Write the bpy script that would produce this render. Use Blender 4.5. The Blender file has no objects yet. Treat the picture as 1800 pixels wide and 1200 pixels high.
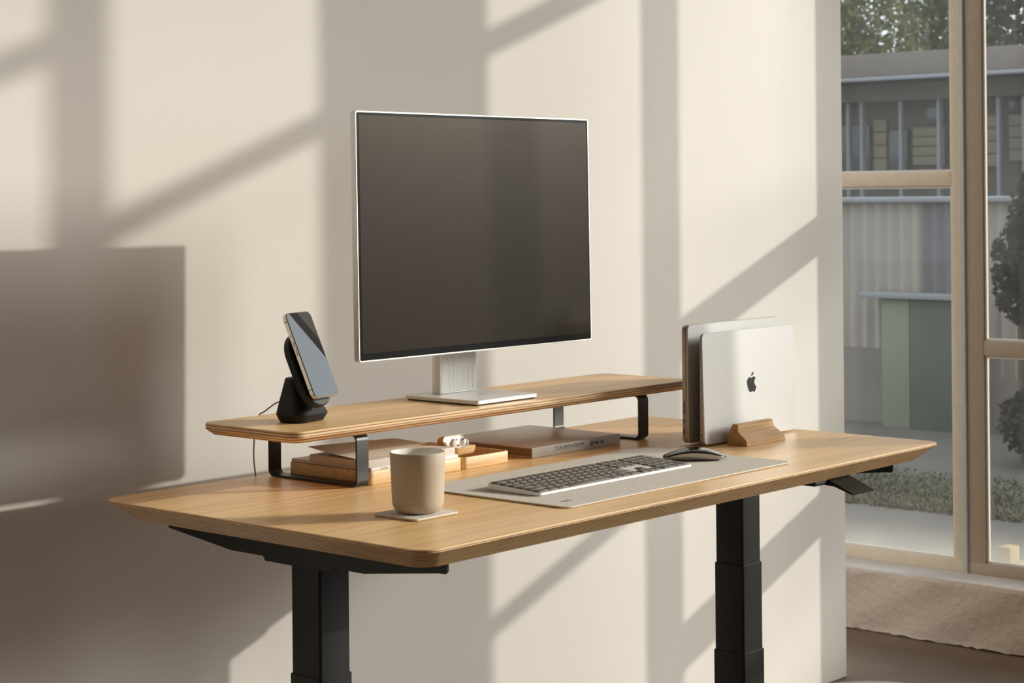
import bpy, bmesh, math, random
from mathutils import Vector, Matrix
random.seed(7)
C = bpy.context.scene.collection
S = bpy.context.scene
Z0 = 0.87            # height of the desk top above the floor; all coordinates below are relative to the desk's back-left corner

# ------------------------------------------------------------------ camera, world, lights, exposure
cam_d = bpy.data.cameras.new('camera'); cam = bpy.data.objects.new('camera', cam_d); C.objects.link(cam)
cam_d.sensor_width = 36.0; cam_d.lens = 66.4847; cam_d.shift_y = -0.1424
cam_d.clip_start = 0.05; cam_d.clip_end = 200
cam.matrix_world = (Matrix.Translation((-1.854, -2.5185, 0.4839 + Z0)) @ Matrix.Rotation(-0.8504, 4, 'Z')
                    @ Matrix.Rotation(math.pi/2, 4, 'X') @ Matrix.Rotation(-0.0092, 4, 'Z'))
cam_d.dof.use_dof = True; cam_d.dof.focus_distance = 3.35; cam_d.dof.aperture_fstop = 13.0
S.camera = cam

W = bpy.data.worlds.new('world'); S.world = W; W.use_nodes = True
bg = W.node_tree.nodes['Background']; bg.inputs[0].default_value = (0.87, 0.93, 1.0, 1); bg.inputs[1].default_value = 1.6

SUN = Vector((-1.31, 1.0, -0.505))
def sun(name, strength, angle, col):
    l = bpy.data.lights.new(name, 'SUN'); l.energy = strength; l.angle = math.radians(angle); l.color = col
    o = bpy.data.objects.new(name, l); C.objects.link(o); o.location = (9, -7, 6)
    o.rotation_euler = SUN.to_track_quat('-Z', 'Y').to_euler(); return o
sun('sun', 2.5, 0.6, (1.0, 0.92, 0.82))
sun('hazy_sky_around_sun', 3.7, 20, (1.0, 0.93, 0.86))

S.view_settings.view_transform = 'Standard'; S.view_settings.look = 'None'
S.view_settings.exposure = 0.0; S.view_settings.gamma = 1.0; S.view_settings.use_curve_mapping = False
S.cycles.use_denoising = True
S.cycles.max_bounces = 10; S.cycles.diffuse_bounces = 6; S.cycles.transparent_max_bounces = 16
S.cycles.sample_clamp_indirect = 6.0
S.cycles.caustics_reflective = False; S.cycles.caustics_refractive = False

# ------------------------------------------------------------------ materials
def srgb(r, g, b):
    f = lambda c: (c/255/12.92) if c/255 <= 0.04045 else ((c/255+0.055)/1.055)**2.4
    return (f(r), f(g), f(b), 1)
def new_mat(name):
    m = bpy.data.materials.new(name); m.use_nodes = True
    return m, m.node_tree.nodes, m.node_tree.links, m.node_tree.nodes['Principled BSDF']
def mat(name, col, rough=0.5, metal=0.0, bump=0.0, bscale=100, var=0.0, vscale=30, spec=None, trans=None):
    m, n, l, p = new_mat(name)
    p.inputs['Base Color'].default_value = (*col[:3], 1); p.inputs['Roughness'].default_value = rough; p.inputs['Metallic'].default_value = metal
    if spec is not None: p.inputs['Specular IOR Level'].default_value = spec
    tc = n.new('ShaderNodeTexCoord')
    if var:
        no = n.new('ShaderNodeTexNoise'); no.inputs['Scale'].default_value = vscale; no.inputs['Detail'].default_value = 4
        l.new(tc.outputs['Object'], no.inputs['Vector'])
        mx = n.new('ShaderNodeMix'); mx.data_type = 'RGBA'
        mx.inputs[6].default_value = (*[c*(1-var) for c in col[:3]], 1); mx.inputs[7].default_value = (*[min(1, c*(1+var)) for c in col[:3]], 1)
        l.new(no.outputs['Fac'], mx.inputs[0]); l.new(mx.outputs[2], p.inputs['Base Color'])
    if bump:
        nb = n.new('ShaderNodeTexNoise'); nb.inputs['Scale'].default_value = bscale; nb.inputs['Detail'].default_value = 3
        l.new(tc.outputs['Object'], nb.inputs['Vector'])
        b = n.new('ShaderNodeBump'); b.inputs['Strength'].default_value = bump; b.inputs['Distance'].default_value = 0.002
        l.new(nb.outputs['Fac'], b.inputs['Height']); l.new(b.outputs['Normal'], p.inputs['Normal'])
    return m
def wood(name, dark, light, rough=0.45, sx=2.5, sy=70, axis='X', bump=0.05):
    m, n, l, p = new_mat(name)
    tc = n.new('ShaderNodeTexCoord'); mp = n.new('ShaderNodeMapping')
    sc = {'X': (sx, sy, sy), 'Y': (sy, sx, sy), 'Z': (sy, sy, sx)}[axis]
    mp.inputs['Scale'].default_value = sc; l.new(tc.outputs['Object'], mp.inputs['Vector'])
    a = n.new('ShaderNodeTexNoise'); a.inputs['Scale'].default_value = 1.0; a.inputs['Detail'].default_value = 5; a.inputs['Distortion'].default_value = 0.4
    l.new(mp.outputs[0], a.inputs['Vector'])
    mp2 = n.new('ShaderNodeMapping'); mp2.inputs['Scale'].default_value = tuple(s*f for s, f in zip(sc, (4, 4, 4))); l.new(tc.outputs['Object'], mp2.inputs['Vector'])
    b = n.new('ShaderNodeTexNoise'); b.inputs['Scale'].default_value = 1.0; b.inputs['Detail'].default_value = 3; l.new(mp2.outputs[0], b.inputs['Vector'])
    ad = n.new('ShaderNodeMath'); ad.operation = 'MULTIPLY_ADD'; ad.inputs[1].default_value = 0.45; l.new(b.outputs['Fac'], ad.inputs[0]); l.new(a.outputs['Fac'], ad.inputs[2])
    r = n.new('ShaderNodeValToRGB'); r.color_ramp.elements[0].position = 0.42; r.color_ramp.elements[0].color = (*dark[:3], 1)
    r.color_ramp.elements[1].position = 0.88; r.color_ramp.elements[1].color = (*light[:3], 1)
    l.new(ad.outputs[0], r.inputs[0]); l.new(r.outputs[0], p.inputs['Base Color']); p.inputs['Roughness'].default_value = rough
    if bump:
        bp = n.new('ShaderNodeBump'); bp.inputs['Strength'].default_value = bump; bp.inputs['Distance'].default_value = 0.001
        l.new(ad.outputs[0], bp.inputs['Height']); l.new(bp.outputs[0], p.inputs['Normal'])
    return m
def ply(name, pitch, dark, light):
    """plywood edge: alternating plies stacked along z"""
    m, n, l, p = new_mat(name)
    tc = n.new('ShaderNodeTexCoord'); se = n.new('ShaderNodeSeparateXYZ'); l.new(tc.outputs['Object'], se.inputs[0])
    no = n.new('ShaderNodeTexNoise'); no.inputs['Scale'].default_value = 9; no.inputs['Detail'].default_value = 2; l.new(tc.outputs['Object'], no.inputs['Vector'])
    w = n.new('ShaderNodeMath'); w.operation = 'MULTIPLY_ADD'; w.inputs[1].default_value = pitch*0.25; l.new(no.outputs['Fac'], w.inputs[0]); l.new(se.outputs[2], w.inputs[2])
    d = n.new('ShaderNodeMath'); d.operation = 'DIVIDE'; d.inputs[1].default_value = pitch; l.new(w.outputs[0], d.inputs[0])
    f = n.new('ShaderNodeMath'); f.operation = 'FRACT'; l.new(d.outputs[0], f.inputs[0])
    r = n.new('ShaderNodeValToRGB'); e = r.color_ramp.elements
    e[0].position = 0.0; e[0].color = (*dark[:3], 1); e[1].position = 1.0; e[1].color = (*dark[:3], 1)
    for pos, c in ((0.26, dark), (0.36, light), (0.92, light)): x = e.new(pos); x.color = (*c[:3], 1)
    l.new(f.outputs[0], r.inputs[0])
    mp = n.new('ShaderNodeMapping'); mp.inputs['Scale'].default_value = (14, 14, 500); l.new(tc.outputs['Object'], mp.inputs[0])
    n2 = n.new('ShaderNodeTexNoise'); n2.inputs['Scale'].default_value = 1; n2.inputs['Detail'].default_value = 3; l.new(mp.outputs[0], n2.inputs['Vector'])
    r2 = n.new('ShaderNodeValToRGB'); r2.color_ramp.elements[0].position = 0.3; r2.color_ramp.elements[0].color = (0.45, 0.42, 0.4, 1); r2.color_ramp.elements[1].position = 0.55; r2.color_ramp.elements[1].color = (1, 1, 1, 1)
    l.new(n2.outputs['Fac'], r2.inputs[0])
    mx = n.new('ShaderNodeMix'); mx.data_type = 'RGBA'; mx.blend_type = 'MULTIPLY'; mx.inputs[0].default_value = 0.6
    l.new(r.outputs[0], mx.inputs[6]); l.new(r2.outputs[0], mx.inputs[7]); l.new(mx.outputs[2], p.inputs['Base Color'])
    p.inputs['Roughness'].default_value = 0.5
    return m
def felt(name, dark, light):
    m, n, l, p = new_mat(name)
    tc = n.new('ShaderNodeTexCoord')
    a = n.new('ShaderNodeTexNoise'); a.inputs['Scale'].default_value = 420; a.inputs['Detail'].default_value = 6; a.inputs['Roughness'].default_value = 0.75; l.new(tc.outputs['Object'], a.inputs['Vector'])
    r = n.new('ShaderNodeValToRGB'); r.color_ramp.elements[0].position = 0.33; r.color_ramp.elements[0].color = (*dark[:3], 1); r.color_ramp.elements[1].position = 0.62; r.color_ramp.elements[1].color = (*light[:3], 1)
    l.new(a.outputs['Fac'], r.inputs[0]); l.new(r.outputs[0], p.inputs['Base Color']); p.inputs['Roughness'].default_value = 0.95; p.inputs['Specular IOR Level'].default_value = 0.1
    b = n.new('ShaderNodeBump'); b.inputs['Strength'].default_value = 0.5; b.inputs['Distance'].default_value = 0.001; l.new(a.outputs['Fac'], b.inputs['Height']); l.new(b.outputs[0], p.inputs['Normal'])
    return m
def plaster(name, col, scale, strength, var=0.03):
    m, n, l, p = new_mat(name)
    tc = n.new('ShaderNodeTexCoord')
    a = n.new('ShaderNodeTexNoise'); a.inputs['Scale'].default_value = scale; a.inputs['Detail'].default_value = 4; a.inputs['Roughness'].default_value = 0.55; l.new(tc.outputs['Object'], a.inputs['Vector'])
    c = n.new('ShaderNodeTexNoise'); c.inputs['Scale'].default_value = 1.6; c.inputs['Detail'].default_value = 3; l.new(tc.outputs['Object'], c.inputs['Vector'])
    mx = n.new('ShaderNodeMix'); mx.data_type = 'RGBA'; mx.inputs[6].default_value = (*[x*(1-var) for x in col[:3]], 1); mx.inputs[7].default_value = (*[x*(1+var) for x in col[:3]], 1)
    l.new(c.outputs['Fac'], mx.inputs[0]); l.new(mx.outputs[2], p.inputs['Base Color'])
    p.inputs['Roughness'].default_value = 0.9; p.inputs['Specular IOR Level'].default_value = 0.15
    b = n.new('ShaderNodeBump'); b.inputs['Strength'].default_value = strength; b.inputs['Distance'].default_value = 0.003 if strength < 0.8 else 0.006; l.new(a.outputs['Fac'], b.inputs['Height']); l.new(b.outputs[0], p.inputs['Normal'])
    return m
def glass_mat(name):
    """old window glass: clear with a thin film of dirt that thickens towards the sill"""
    m, n, l, p = new_mat(name); n.remove(p); out = n['Material Output']
    tr = n.new('ShaderNodeBsdfTransparent'); tr.inputs[0].default_value = (0.93, 0.95, 0.94, 1)
    gl = n.new('ShaderNodeBsdfGlossy'); gl.inputs['Roughness'].default_value = 0.02
    fr = n.new('ShaderNodeFresnel'); fr.inputs[0].default_value = 1.25
    m1 = n.new('ShaderNodeMixShader'); l.new(fr.outputs[0], m1.inputs[0]); l.new(tr.outputs[0], m1.inputs[1]); l.new(gl.outputs[0], m1.inputs[2])
    df = n.new('ShaderNodeBsdfDiffuse'); df.inputs[0].default_value = (0.75, 0.72, 0.66, 1)
    tl = n.new('ShaderNodeBsdfTranslucent'); tl.inputs[0].default_value = (0.85, 0.82, 0.76, 1)
    md = n.new('ShaderNodeMixShader'); md.inputs[0].default_value = 0.6; l.new(df.outputs[0], md.inputs[1]); l.new(tl.outputs[0], md.inputs[2])
    tc = n.new('ShaderNodeTexCoord'); se = n.new('ShaderNodeSeparateXYZ'); l.new(tc.outputs['Object'], se.inputs[0])
    mr = n.new('ShaderNodeMapRange'); mr.inputs[1].default_value = 0.0; mr.inputs[2].default_value = 0.17; mr.inputs[3].default_value = 0.22; mr.inputs[4].default_value = 0.018; mr.interpolation_type = 'SMOOTHSTEP'
    l.new(se.outputs[2], mr.inputs[0])
    no = n.new('ShaderNodeTexNoise'); no.inputs['Scale'].default_value = 5; no.inputs['Detail'].default_value = 6; l.new(tc.outputs['Object'], no.inputs['Vector'])
    mu = n.new('ShaderNodeMath'); mu.operation = 'MULTIPLY'; l.new(mr.outputs[0], mu.inputs[0])
    sc = n.new('ShaderNodeMath'); sc.operation = 'MULTIPLY_ADD'; sc.inputs[1].default_value = 1.3; sc.inputs[2].default_value = 0.35; l.new(no.outputs['Fac'], sc.inputs[0]); l.new(sc.outputs[0], mu.inputs[1])
    m2 = n.new('ShaderNodeMixShader'); l.new(mu.outputs[0], m2.inputs[0]); l.new(m1.outputs[0], m2.inputs[1]); l.new(md.outputs[0], m2.inputs[2]); l.new(m2.outputs[0], out.inputs[0])
    return m

M = {}
M['wall'] = plaster('painted_wall', (0.79, 0.755, 0.71), 420, 0.10)
M['sillwall'] = plaster('rough_plaster', (0.66, 0.53, 0.41), 42, 1.0, 0.10)
M['sill'] = plaster('sill_paint', (0.72, 0.66, 0.60), 40, 0.25, 0.05)
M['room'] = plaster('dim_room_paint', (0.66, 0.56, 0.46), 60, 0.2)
M['brick'] = plaster('dark_brick_paint', (0.22, 0.165, 0.125), 40, 0.3)
M['nook'] = plaster('white_paint', (0.82, 0.78, 0.72), 60, 0.2)
M['floor'] = mat('worn_floor', (0.20, 0.135, 0.085), 0.6, var=0.35, vscale=5, bump=0.2, bscale=12)
M['oak'] = wood('oak_veneer', (0.68, 0.385, 0.14), (0.95, 0.635, 0.315), 0.36, 2.2, 105)
M['oaky'] = wood('oak_solid', (0.56, 0.34, 0.14), (0.82, 0.60, 0.34), 0.5, 7, 160)
M['oakend'] = wood('oak_block', (0.36, 0.20, 0.085), (0.62, 0.40, 0.20), 0.5, 9, 220)
M['oakbud'] = wood('oak_case', (0.50, 0.28, 0.11), (0.74, 0.49, 0.23), 0.4, 14, 200)
M['ply_desk'] = ply('desk_plywood_edge', 0.0030, (0.22, 0.10, 0.035), (0.80, 0.55, 0.29))
M['ply_shelf'] = ply('shelf_plywood_edge', 0.0048, (0.30, 0.145, 0.055), (0.82, 0.58, 0.32))
M['black'] = mat('black_powder_coat', (0.0085, 0.008, 0.0065), 0.42, spec=0.3, bump=0.05, bscale=900)
M['bracket'] = mat('dark_grey_steel', (0.022, 0.020, 0.017), 0.40, bump=0.05, bscale=900)
M['plastic'] = mat('matte_black_plastic', (0.010, 0.0098, 0.0092), 0.5, spec=0.3, bump=0.08, bscale=1200)
M['rubber'] = mat('black_rubber', (0.012, 0.012, 0.012), 0.8)
M['alu'] = mat('silver_aluminium', (0.86, 0.85, 0.83), 0.32, 1.0)
M['aluw'] = mat('satin_aluminium', (0.83, 0.82, 0.79), 0.45, 0.55)
M['laptop'] = mat('laptop_aluminium', (0.63, 0.63, 0.625), 0.5, 0.25)
M['laptopside'] = mat('laptop_edge', (0.55, 0.48, 0.41), 0.4, 0.7)
M['dark'] = mat('port_black', (0.01, 0.01, 0.01), 0.6)
M['logo'] = mat('black_mirror', (0.028, 0.03, 0.032), 0.12)
M['screen'] = mat('dark_screen', (0.006, 0.0034, 0.002), 0.25, spec=0.42)
M['screen'].node_tree.nodes['Principled BSDF'].inputs['Specular Tint'].default_value = (1.0, 0.80, 0.64, 1)
M['bezel'] = mat('screen_border', (0.004, 0.004, 0.0035), 0.3, spec=0.12)
M['phoneglass'] = mat('phone_glass', (0.02, 0.021, 0.024), 0.03, spec=0.5)
M['phoneglass'].node_tree.nodes['Principled BSDF'].inputs['IOR'].default_value = 2.5
M['phonesteel'] = mat('phone_steel', (0.60, 0.54, 0.46), 0.18, 1.0)
M['ceramic'] = mat('beige_ceramic', (0.47, 0.39, 0.295), 0.55, bump=0.05, bscale=500)
M['glaze'] = mat('white_glaze', (0.84, 0.81, 0.74), 0.12)
M['felt'] = felt('grey_felt', (0.54, 0.495, 0.44), (0.92, 0.865, 0.785))
M['feltbrown'] = mat('cork_edge', (0.34, 0.22, 0.10), 0.9, var=0.3, vscale=200)
M['key'] = mat('dark_key', (0.135, 0.113, 0.092), 0.5)
M['keyframe'] = mat('key_tray', (0.55, 0.53, 0.50), 0.45, 0.4)
M['mousetop'] = mat('glossy_black', (0.012, 0.012, 0.013), 0.06, spec=0.8)
M['white'] = mat('white_plastic', (0.84, 0.82, 0.78), 0.25)
M['greytip'] = mat('silicone_tip', (0.62, 0.58, 0.52), 0.35)
M['paper'] = mat('page_block', (0.68, 0.62, 0.54), 0.9, var=0.12, vscale=900)
M['pagesbrown'] = wood('brown_pages', (0.20, 0.115, 0.08), (0.29, 0.185, 0.13), 0.9, 4, 900)
M['linen'] = mat('beige_linen', (0.66, 0.62, 0.55), 0.9, var=0.10, vscale=500, bump=0.25, bscale=900)
M['magwhite'] = mat('white_paper', (0.86, 0.83, 0.80), 0.7)
M['greycover'] = mat('taupe_cover', (0.58, 0.505, 0.425), 0.36, var=0.12, vscale=60, bump=0.15, bscale=250)
M['spine'] = mat('grey_spine', (0.46, 0.42, 0.375), 0.55, var=0.05, vscale=300)
M['ink'] = mat('black_ink', (0.015, 0.013, 0.012), 0.7)
M['greyink'] = mat('grey_print', (0.25, 0.23, 0.22), 0.8)
M['cable'] = mat('grey_cable', (0.16, 0.14, 0.125), 0.6)
M['stool'] = mat('grey_upholstery', (0.36, 0.35, 0.35), 0.85, var=0.1, vscale=200)
M['paint'] = mat('cream_frame_paint', (0.76, 0.62, 0.44), 0.55, var=0.10, vscale=25, bump=0.25, bscale=40)
M['paintshade'] = mat('shaded_frame_paint', (0.44, 0.33, 0.225), 0.55, var=0.10, vscale=25, bump=0.25, bscale=40)  # frame paint with the shade on window 2 put into its colour
M['steelgrey'] = mat('grey_steel_post', (0.62, 0.60, 0.55), 0.5, var=0.08, vscale=30)
M['putty'] = mat('white_putty', (0.80, 0.74, 0.66), 0.8)
M['glass'] = glass_mat('dusty_window_glass')
M['ground'] = mat('yard_concrete', (0.12, 0.11, 0.10), 0.9, var=0.4, vscale=1.0)
M['grassm'] = mat('dry_grass', (0.15, 0.145, 0.10), 0.9, var=0.5, vscale=6)
M['sheet'] = mat('light_corrugated_metal', (0.36, 0.34, 0.315), 0.6, var=0.08, vscale=4)
M['sheetreflect'] = mat('reflection_dark_metal', (0.16, 0.16, 0.18), 0.6, var=0.08, vscale=4)  # dark reflection in the window glass, painted as a darker sheet
M['slab'] = mat('grey_fence_slab', (0.22, 0.20, 0.185), 0.8, var=0.1, vscale=3)
M['green'] = mat('pale_green_board', (0.22, 0.26, 0.19), 0.7, var=0.08, vscale=4)
M['greenreflect'] = mat('reflection_dark_green', (0.085, 0.11, 0.095), 0.7, var=0.08, vscale=4)  # green board again, darkened in colour for the same glass reflection
M['roof'] = mat('grey_roof_felt', (0.19, 0.165, 0.15), 0.9, var=0.12, vscale=3)
M['gutter'] = mat('pale_gutter', (0.27, 0.285, 0.32), 0.5)
M['bwall'] = mat('dull_block_wall', (0.085, 0.08, 0.068), 0.9, var=0.3, vscale=2)
M['board'] = mat('tan_boarding', (0.20, 0.175, 0.125), 0.8, var=0.12, vscale=3)
M['dkwin'] = mat('dark_pane', (0.06, 0.065, 0.07), 0.2)
M['post'] = mat('blue_grey_post', (0.20, 0.215, 0.25), 0.6)
M['bark'] = mat('bark', (0.09, 0.07, 0.05), 0.9)
def leafmat(name, col):
    m, n, l, p = new_mat(name); p.inputs['Base Color'].default_value = (*col, 1); p.inputs['Roughness'].default_value = 0.6
    t = n.new('ShaderNodeBsdfTranslucent'); t.inputs[0].default_value = (*[c*1.6 for c in col], 1); mx = n.new('ShaderNodeMixShader'); mx.inputs[0].default_value = 0.4
    l.new(p.outputs[0], mx.inputs[1]); l.new(t.outputs[0], mx.inputs[2]); l.new(mx.outputs[0], n['Material Output'].inputs[0]); return m
M['leaf'] = leafmat('olive_leaves', (0.085, 0.090, 0.036)); M['leafdark'] = leafmat('dark_leaves', (0.028, 0.028, 0.016))
M['yellow'] = mat('yellow_plastic', (0.36, 0.27, 0.10), 0.6)

# ------------------------------------------------------------------ mesh helpers
def BM(): return bmesh.new()
def add_box(bm, x0, x1, y0, y1, z0, z1, bev=0.0, seg=2, mtx=None, mi=0):
    t = bmesh.new(); bmesh.ops.create_cube(t, size=1.0)
    for v in t.verts: v.co = Vector(((x0+x1)/2+v.co.x*(x1-x0), (y0+y1)/2+v.co.y*(y1-y0), (z0+z1)/2+v.co.z*(z1-z0)))
    if bev: bmesh.ops.bevel(t, geom=t.edges[:], offset=bev, segments=seg, profile=0.5, affect='EDGES', clamp_overlap=True)
    merge(bm, t, mtx, mi)
def merge(bm, t, mtx=None, mi=0):
    mp = {}
    for v in t.verts: mp[v] = bm.verts.new(mtx @ v.co if mtx else v.co)
    for f in t.faces:
        try: g = bm.faces.new([mp[v] for v in f.verts]); g.material_index = mi if mi else f.material_index
        except ValueError: pass
    t.free()
def loft(bm, rings, cap0=True, cap1=True, mis=None, closed=True):
    vs = [[bm.verts.new(p) for p in r] for r in rings]; n = len(rings[0])
    for i in range(len(rings)-1):
        for k in range(n if closed else n-1):
            f = bm.faces.new((vs[i][k], vs[i][(k+1) % n], vs[i+1][(k+1) % n], vs[i+1][k]))
            if mis: f.material_index = mis[i]
    if cap0: bm.faces.new(vs[0][::-1])
    if cap1: bm.faces.new(vs[-1])
    return vs
def rrect(x0, x1, y0, y1, r, n=6):
    r = min(r, (x1-x0)/2-1e-5, (y1-y0)/2-1e-5); pts = []
    for cx, cy, a in ((x1-r, y1-r, 0), (x0+r, y1-r, 90), (x0+r, y0+r, 180), (x1-r, y0+r, 270)):
        for k in range(n+1):
            t = math.radians(a+90*k/n); pts.append((cx+r*math.cos(t), cy+r*math.sin(t)))
    return pts
def ring_xy(p, z): return [(x, y, z) for x, y in p]
def ring_xz(p, y): return [(x, y, z) for x, z in p]
def slab(bm, x0, x1, y0, y1, z0, z1, r, n=6, bev=0.0):
    """upright slab with rounded plan corners, edges softened by bev"""
    if bev: rs = [ring_xy(rrect(x0+bev, x1-bev, y0+bev, y1-bev, max(r-bev, 1e-4), n), z0), ring_xy(rrect(x0, x1, y0, y1, r, n), z0+bev),
                  ring_xy(rrect(x0, x1, y0, y1, r, n), z1-bev), ring_xy(rrect(x0+bev, x1-bev, y0+bev, y1-bev, max(r-bev, 1e-4), n), z1)]
    else: rs = [ring_xy(rrect(x0, x1, y0, y1, r, n), z0), ring_xy(rrect(x0, x1, y0, y1, r, n), z1)]
    loft(bm, rs)
def plate(bm, x0, x1, z0, z1, y0, y1, r, n=6, bev=0.0):
    """plate standing in the xz plane, y0 front to y1 back"""
    f = lambda d, y: ring_xz(rrect(x0+d, x1-d, z0+d, z1-d, max(r-d, 1e-4), n)[::-1], y)
    loft(bm, [f(bev, y0), f(0, y0+bev), f(0, y1-bev), f(bev, y1)] if bev else [f(0, y0), f(0, y1)])
def prism(bm, poly, a, b, axis='x'):
    fn = {'x': lambda p, t: (t, p[0], p[1]), 'y': lambda p, t: (p[0], t, p[1]), 'z': lambda p, t: (p[0], p[1], t)}[axis]
    loft(bm, [[fn(p, a) for p in poly], [fn(p, b) for p in poly]])
def lathe(bm, prof, cx, cy, n=64, mis=None, caps=True):
    rings = [[(cx+r*math.cos(2*math.pi*k/n), cy+r*math.sin(2*math.pi*k/n), z) for k in range(n)] for r, z in prof]
    loft(bm, rings, caps and prof[0][0] > 1e-6, caps and prof[-1][0] > 1e-6, mis)
def tube(bm, pts, r, n=8):
    pts = [Vector(p) for p in pts]; rings = []
    for i, p in enumerate(pts):
        d = (pts[min(i+1, len(pts)-1)]-pts[max(i-1, 0)]).normalized(); u = d.cross(Vector((0.3, 1, 0.2))).normalized(); w = d.cross(u)
        rings.append([p+r*(math.cos(2*math.pi*k/n)*u+math.sin(2*math.pi*k/n)*w) for k in range(n)])
    loft(bm, rings)
def smooth_path(pts, m=8):
    P = [Vector(p) for p in pts]; P = [2*P[0]-P[1]]+P+[2*P[-1]-P[-2]]; out = []
    for i in range(1, len(P)-2):
        for k in range(m):
            t = k/m; a, b, c, d = P[i-1:i+3]
            out.append(0.5*((2*b)+(c-a)*t+(2*a-5*b+4*c-d)*t*t+(3*b-a-3*c+d)*t**3))
    return out+[P[-2]]
def thing(name, label, cat, loc, group=None, rotz=0):
    o = bpy.data.objects.new(name, None); C.objects.link(o); o.empty_display_size = 0.05
    o.location = (loc[0], loc[1], loc[2]+Z0); o['org'] = list(loc)
    o['label'] = label; o['category'] = cat
    if group: o['group'] = group
    return o
def obj(name, bm, m, parent=None, org=None, ang=35, label=None):
    """bm is in desk coordinates; the mesh is stored relative to its parent's (or its own) origin"""
    bmesh.ops.recalc_face_normals(bm, faces=bm.faces[:])
    me = bpy.data.meshes.new(name); 
    top = parent
    base = Vector(parent['org']) if parent is not None else Vector(org or (0, 0, 0))
    for v in bm.verts: v.co -= base
    bm.to_mesh(me); bm.free()
    for x in (m if isinstance(m, (list, tuple)) else [m]): me.materials.append(x)
    for p in me.polygons: p.use_smooth = True
    me.set_sharp_from_angle(angle=math.radians(ang))
    o = bpy.data.objects.new(name, me); C.objects.link(o)
    if parent is not None: o.parent = parent
    else: o.location = (base.x, base.y, base.z+Z0)
    o['org'] = list(base)
    if label: o['label'] = label
    return o
def tag(o, label, cat, group=None, kind=None):
    o['label'] = label; o['category'] = cat
    if group: o['group'] = group
    if kind: o['kind'] = kind
    return o
def struct(name, bm, m, org=(0, 0, 0), ang=35):
    o = obj(name, bm, m, None, org, ang); o['kind'] = 'structure'; return o
def rot_about(p, rz=0, tilt=0):
    return Matrix.Translation(p) @ Matrix.Rotation(rz, 4, 'Z') @ Matrix.Rotation(tilt, 4, 'X')

# ------------------------------------------------------------------ room shell
FL = -0.87; CE = 2.75; YW = 0.275; XW = 3.245; XE = 2.7316
NX = 1.75            # invented openings behind the partition let in sky light to brighten the window wall
b = BM(); add_box(b, -5.0, 3.75, -6.5, 0.425, FL-0.04, FL); add_box(b, NX-0.2, 3.75, 0.425, 3.2, FL-0.04, FL); struct('floor', b, M['floor'], (0, 0, FL))
b = BM(); add_box(b, -5.0, 3.75, -6.5, 0.425, CE, CE+0.15); add_box(b, NX-0.2, NX+0.25, 0.425, 3.2, CE, CE+0.15); add_box(b, 3.05, 3.75, 0.425, 3.2, CE, CE+0.15); struct('ceiling', b, M['room'], (0, 0, CE))  # roof gap added behind the partition for more sky light
b = BM(); add_box(b, NX-0.2, NX, 0.425, 3.2, FL, -0.8); add_box(b, NX-0.2, NX, 0.425, 3.2, 2.65, CE)
for y in (0.425, 1.75, 3.1): add_box(b, NX-0.2, NX, y, y+0.1, -0.8, 2.65)
struct('wall_fill_light', b, M['nook'], (NX, 1.8, FL))  # unseen wall, added so its openings bring in fill light
b = BM(); add_box(b, -5.0, XE, YW, YW+0.14, FL, CE, 0.006, 4); struct('wall_back', b, M['wall'], (0, YW, FL))
b = BM(); add_box(b, -5.15, -5.0, -6.5, 0.425, FL, CE); struct('wall_left', b, M['brick'], (-5, 0, FL))
b = BM()
add_box(b, -5.0, 3.75, -6.65, -6.5, FL, -0.70); add_box(b, -5.0, 3.75, -6.65, -6.5, 2.62, CE)
add_box(b, -5.0, 0.2, -6.65, -6.5, -0.70, 2.62)
for x0, x1 in ((1.85, 2.05), (3.55, 3.75)): add_box(b, x0, x1, -6.65, -6.5, -0.70, 2.62)
for k, (x0, x1) in enumerate(((0.2, 1.85), (2.05, 3.55))):
    xm = (x0+x1)/2; add_box(b, xm-0.03, xm+0.03, -6.62, -6.56, -0.70, 2.62); add_box(b, x0, x1, -6.62, -6.56, 1.02, 1.08)
struct('wall_front', b, M['room'], (0, -6.5, FL))  # openings out of view, added to fill the shadows with sky light
b = BM(); add_box(b, NX-0.2, 3.75, 3.2, 3.35, FL, CE); struct('wall_rear', b, M['nook'], (0, 3.2, FL))
# window wall: low plastered wall with a sloping rough face, sill on top, piers and head
SZ = -0.678
b = BM()
nb, nz = 520, 18
vs = [[None]*(nz+1) for _ in range(nb+1)]
rr = random.Random(3)
for i in range(nb+1):
    y = -6.5+9.7*i/nb
    for k in range(nz+1):
        z = FL+(SZ-FL)*k/nz
        x = XW+0.004*math.sin(7*y+3*z)+0.003*math.sin(23*y+40*z)+rr.uniform(-0.0012, 0.0012)
        if k == nz: x += 0.008
        if k == 0: z += rr.uniform(0.001, 0.009); x -= 0.002
        vs[i][k] = b.verts.new((x, y, z))
for i in range(nb):
    for k in range(nz): b.faces.new((vs[i][k], vs[i+1][k], vs[i+1][k+1], vs[i][k+1]))
add_box(b, XW+0.012, 3.60, -6.5, 3.2, FL, SZ-0.004)
PIERS = [(-6.5, -4.85, 3.30, 3.60), (-1.721, -1.398, 3.36, 3.42), (1.75, 3.2, 3.30, 3.60)]
for y0, y1, xa, xb in PIERS: add_box(b, xa, xb, y0, y1, SZ-0.004, CE)
add_box(b, 3.30, 3.60, -6.5, 3.2, 2.60, CE)
struct('wall_right', b, M['sillwall'], (XW, 0, FL))
b = BM()
for y0, y1 in ((-4.85, 1.75),):
    add_box(b, XW+0.006, 3.56, y0, y1, SZ-0.010, SZ, 0.005)
struct('trim_1', b, M['sill'], (XW, 0, SZ))

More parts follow.
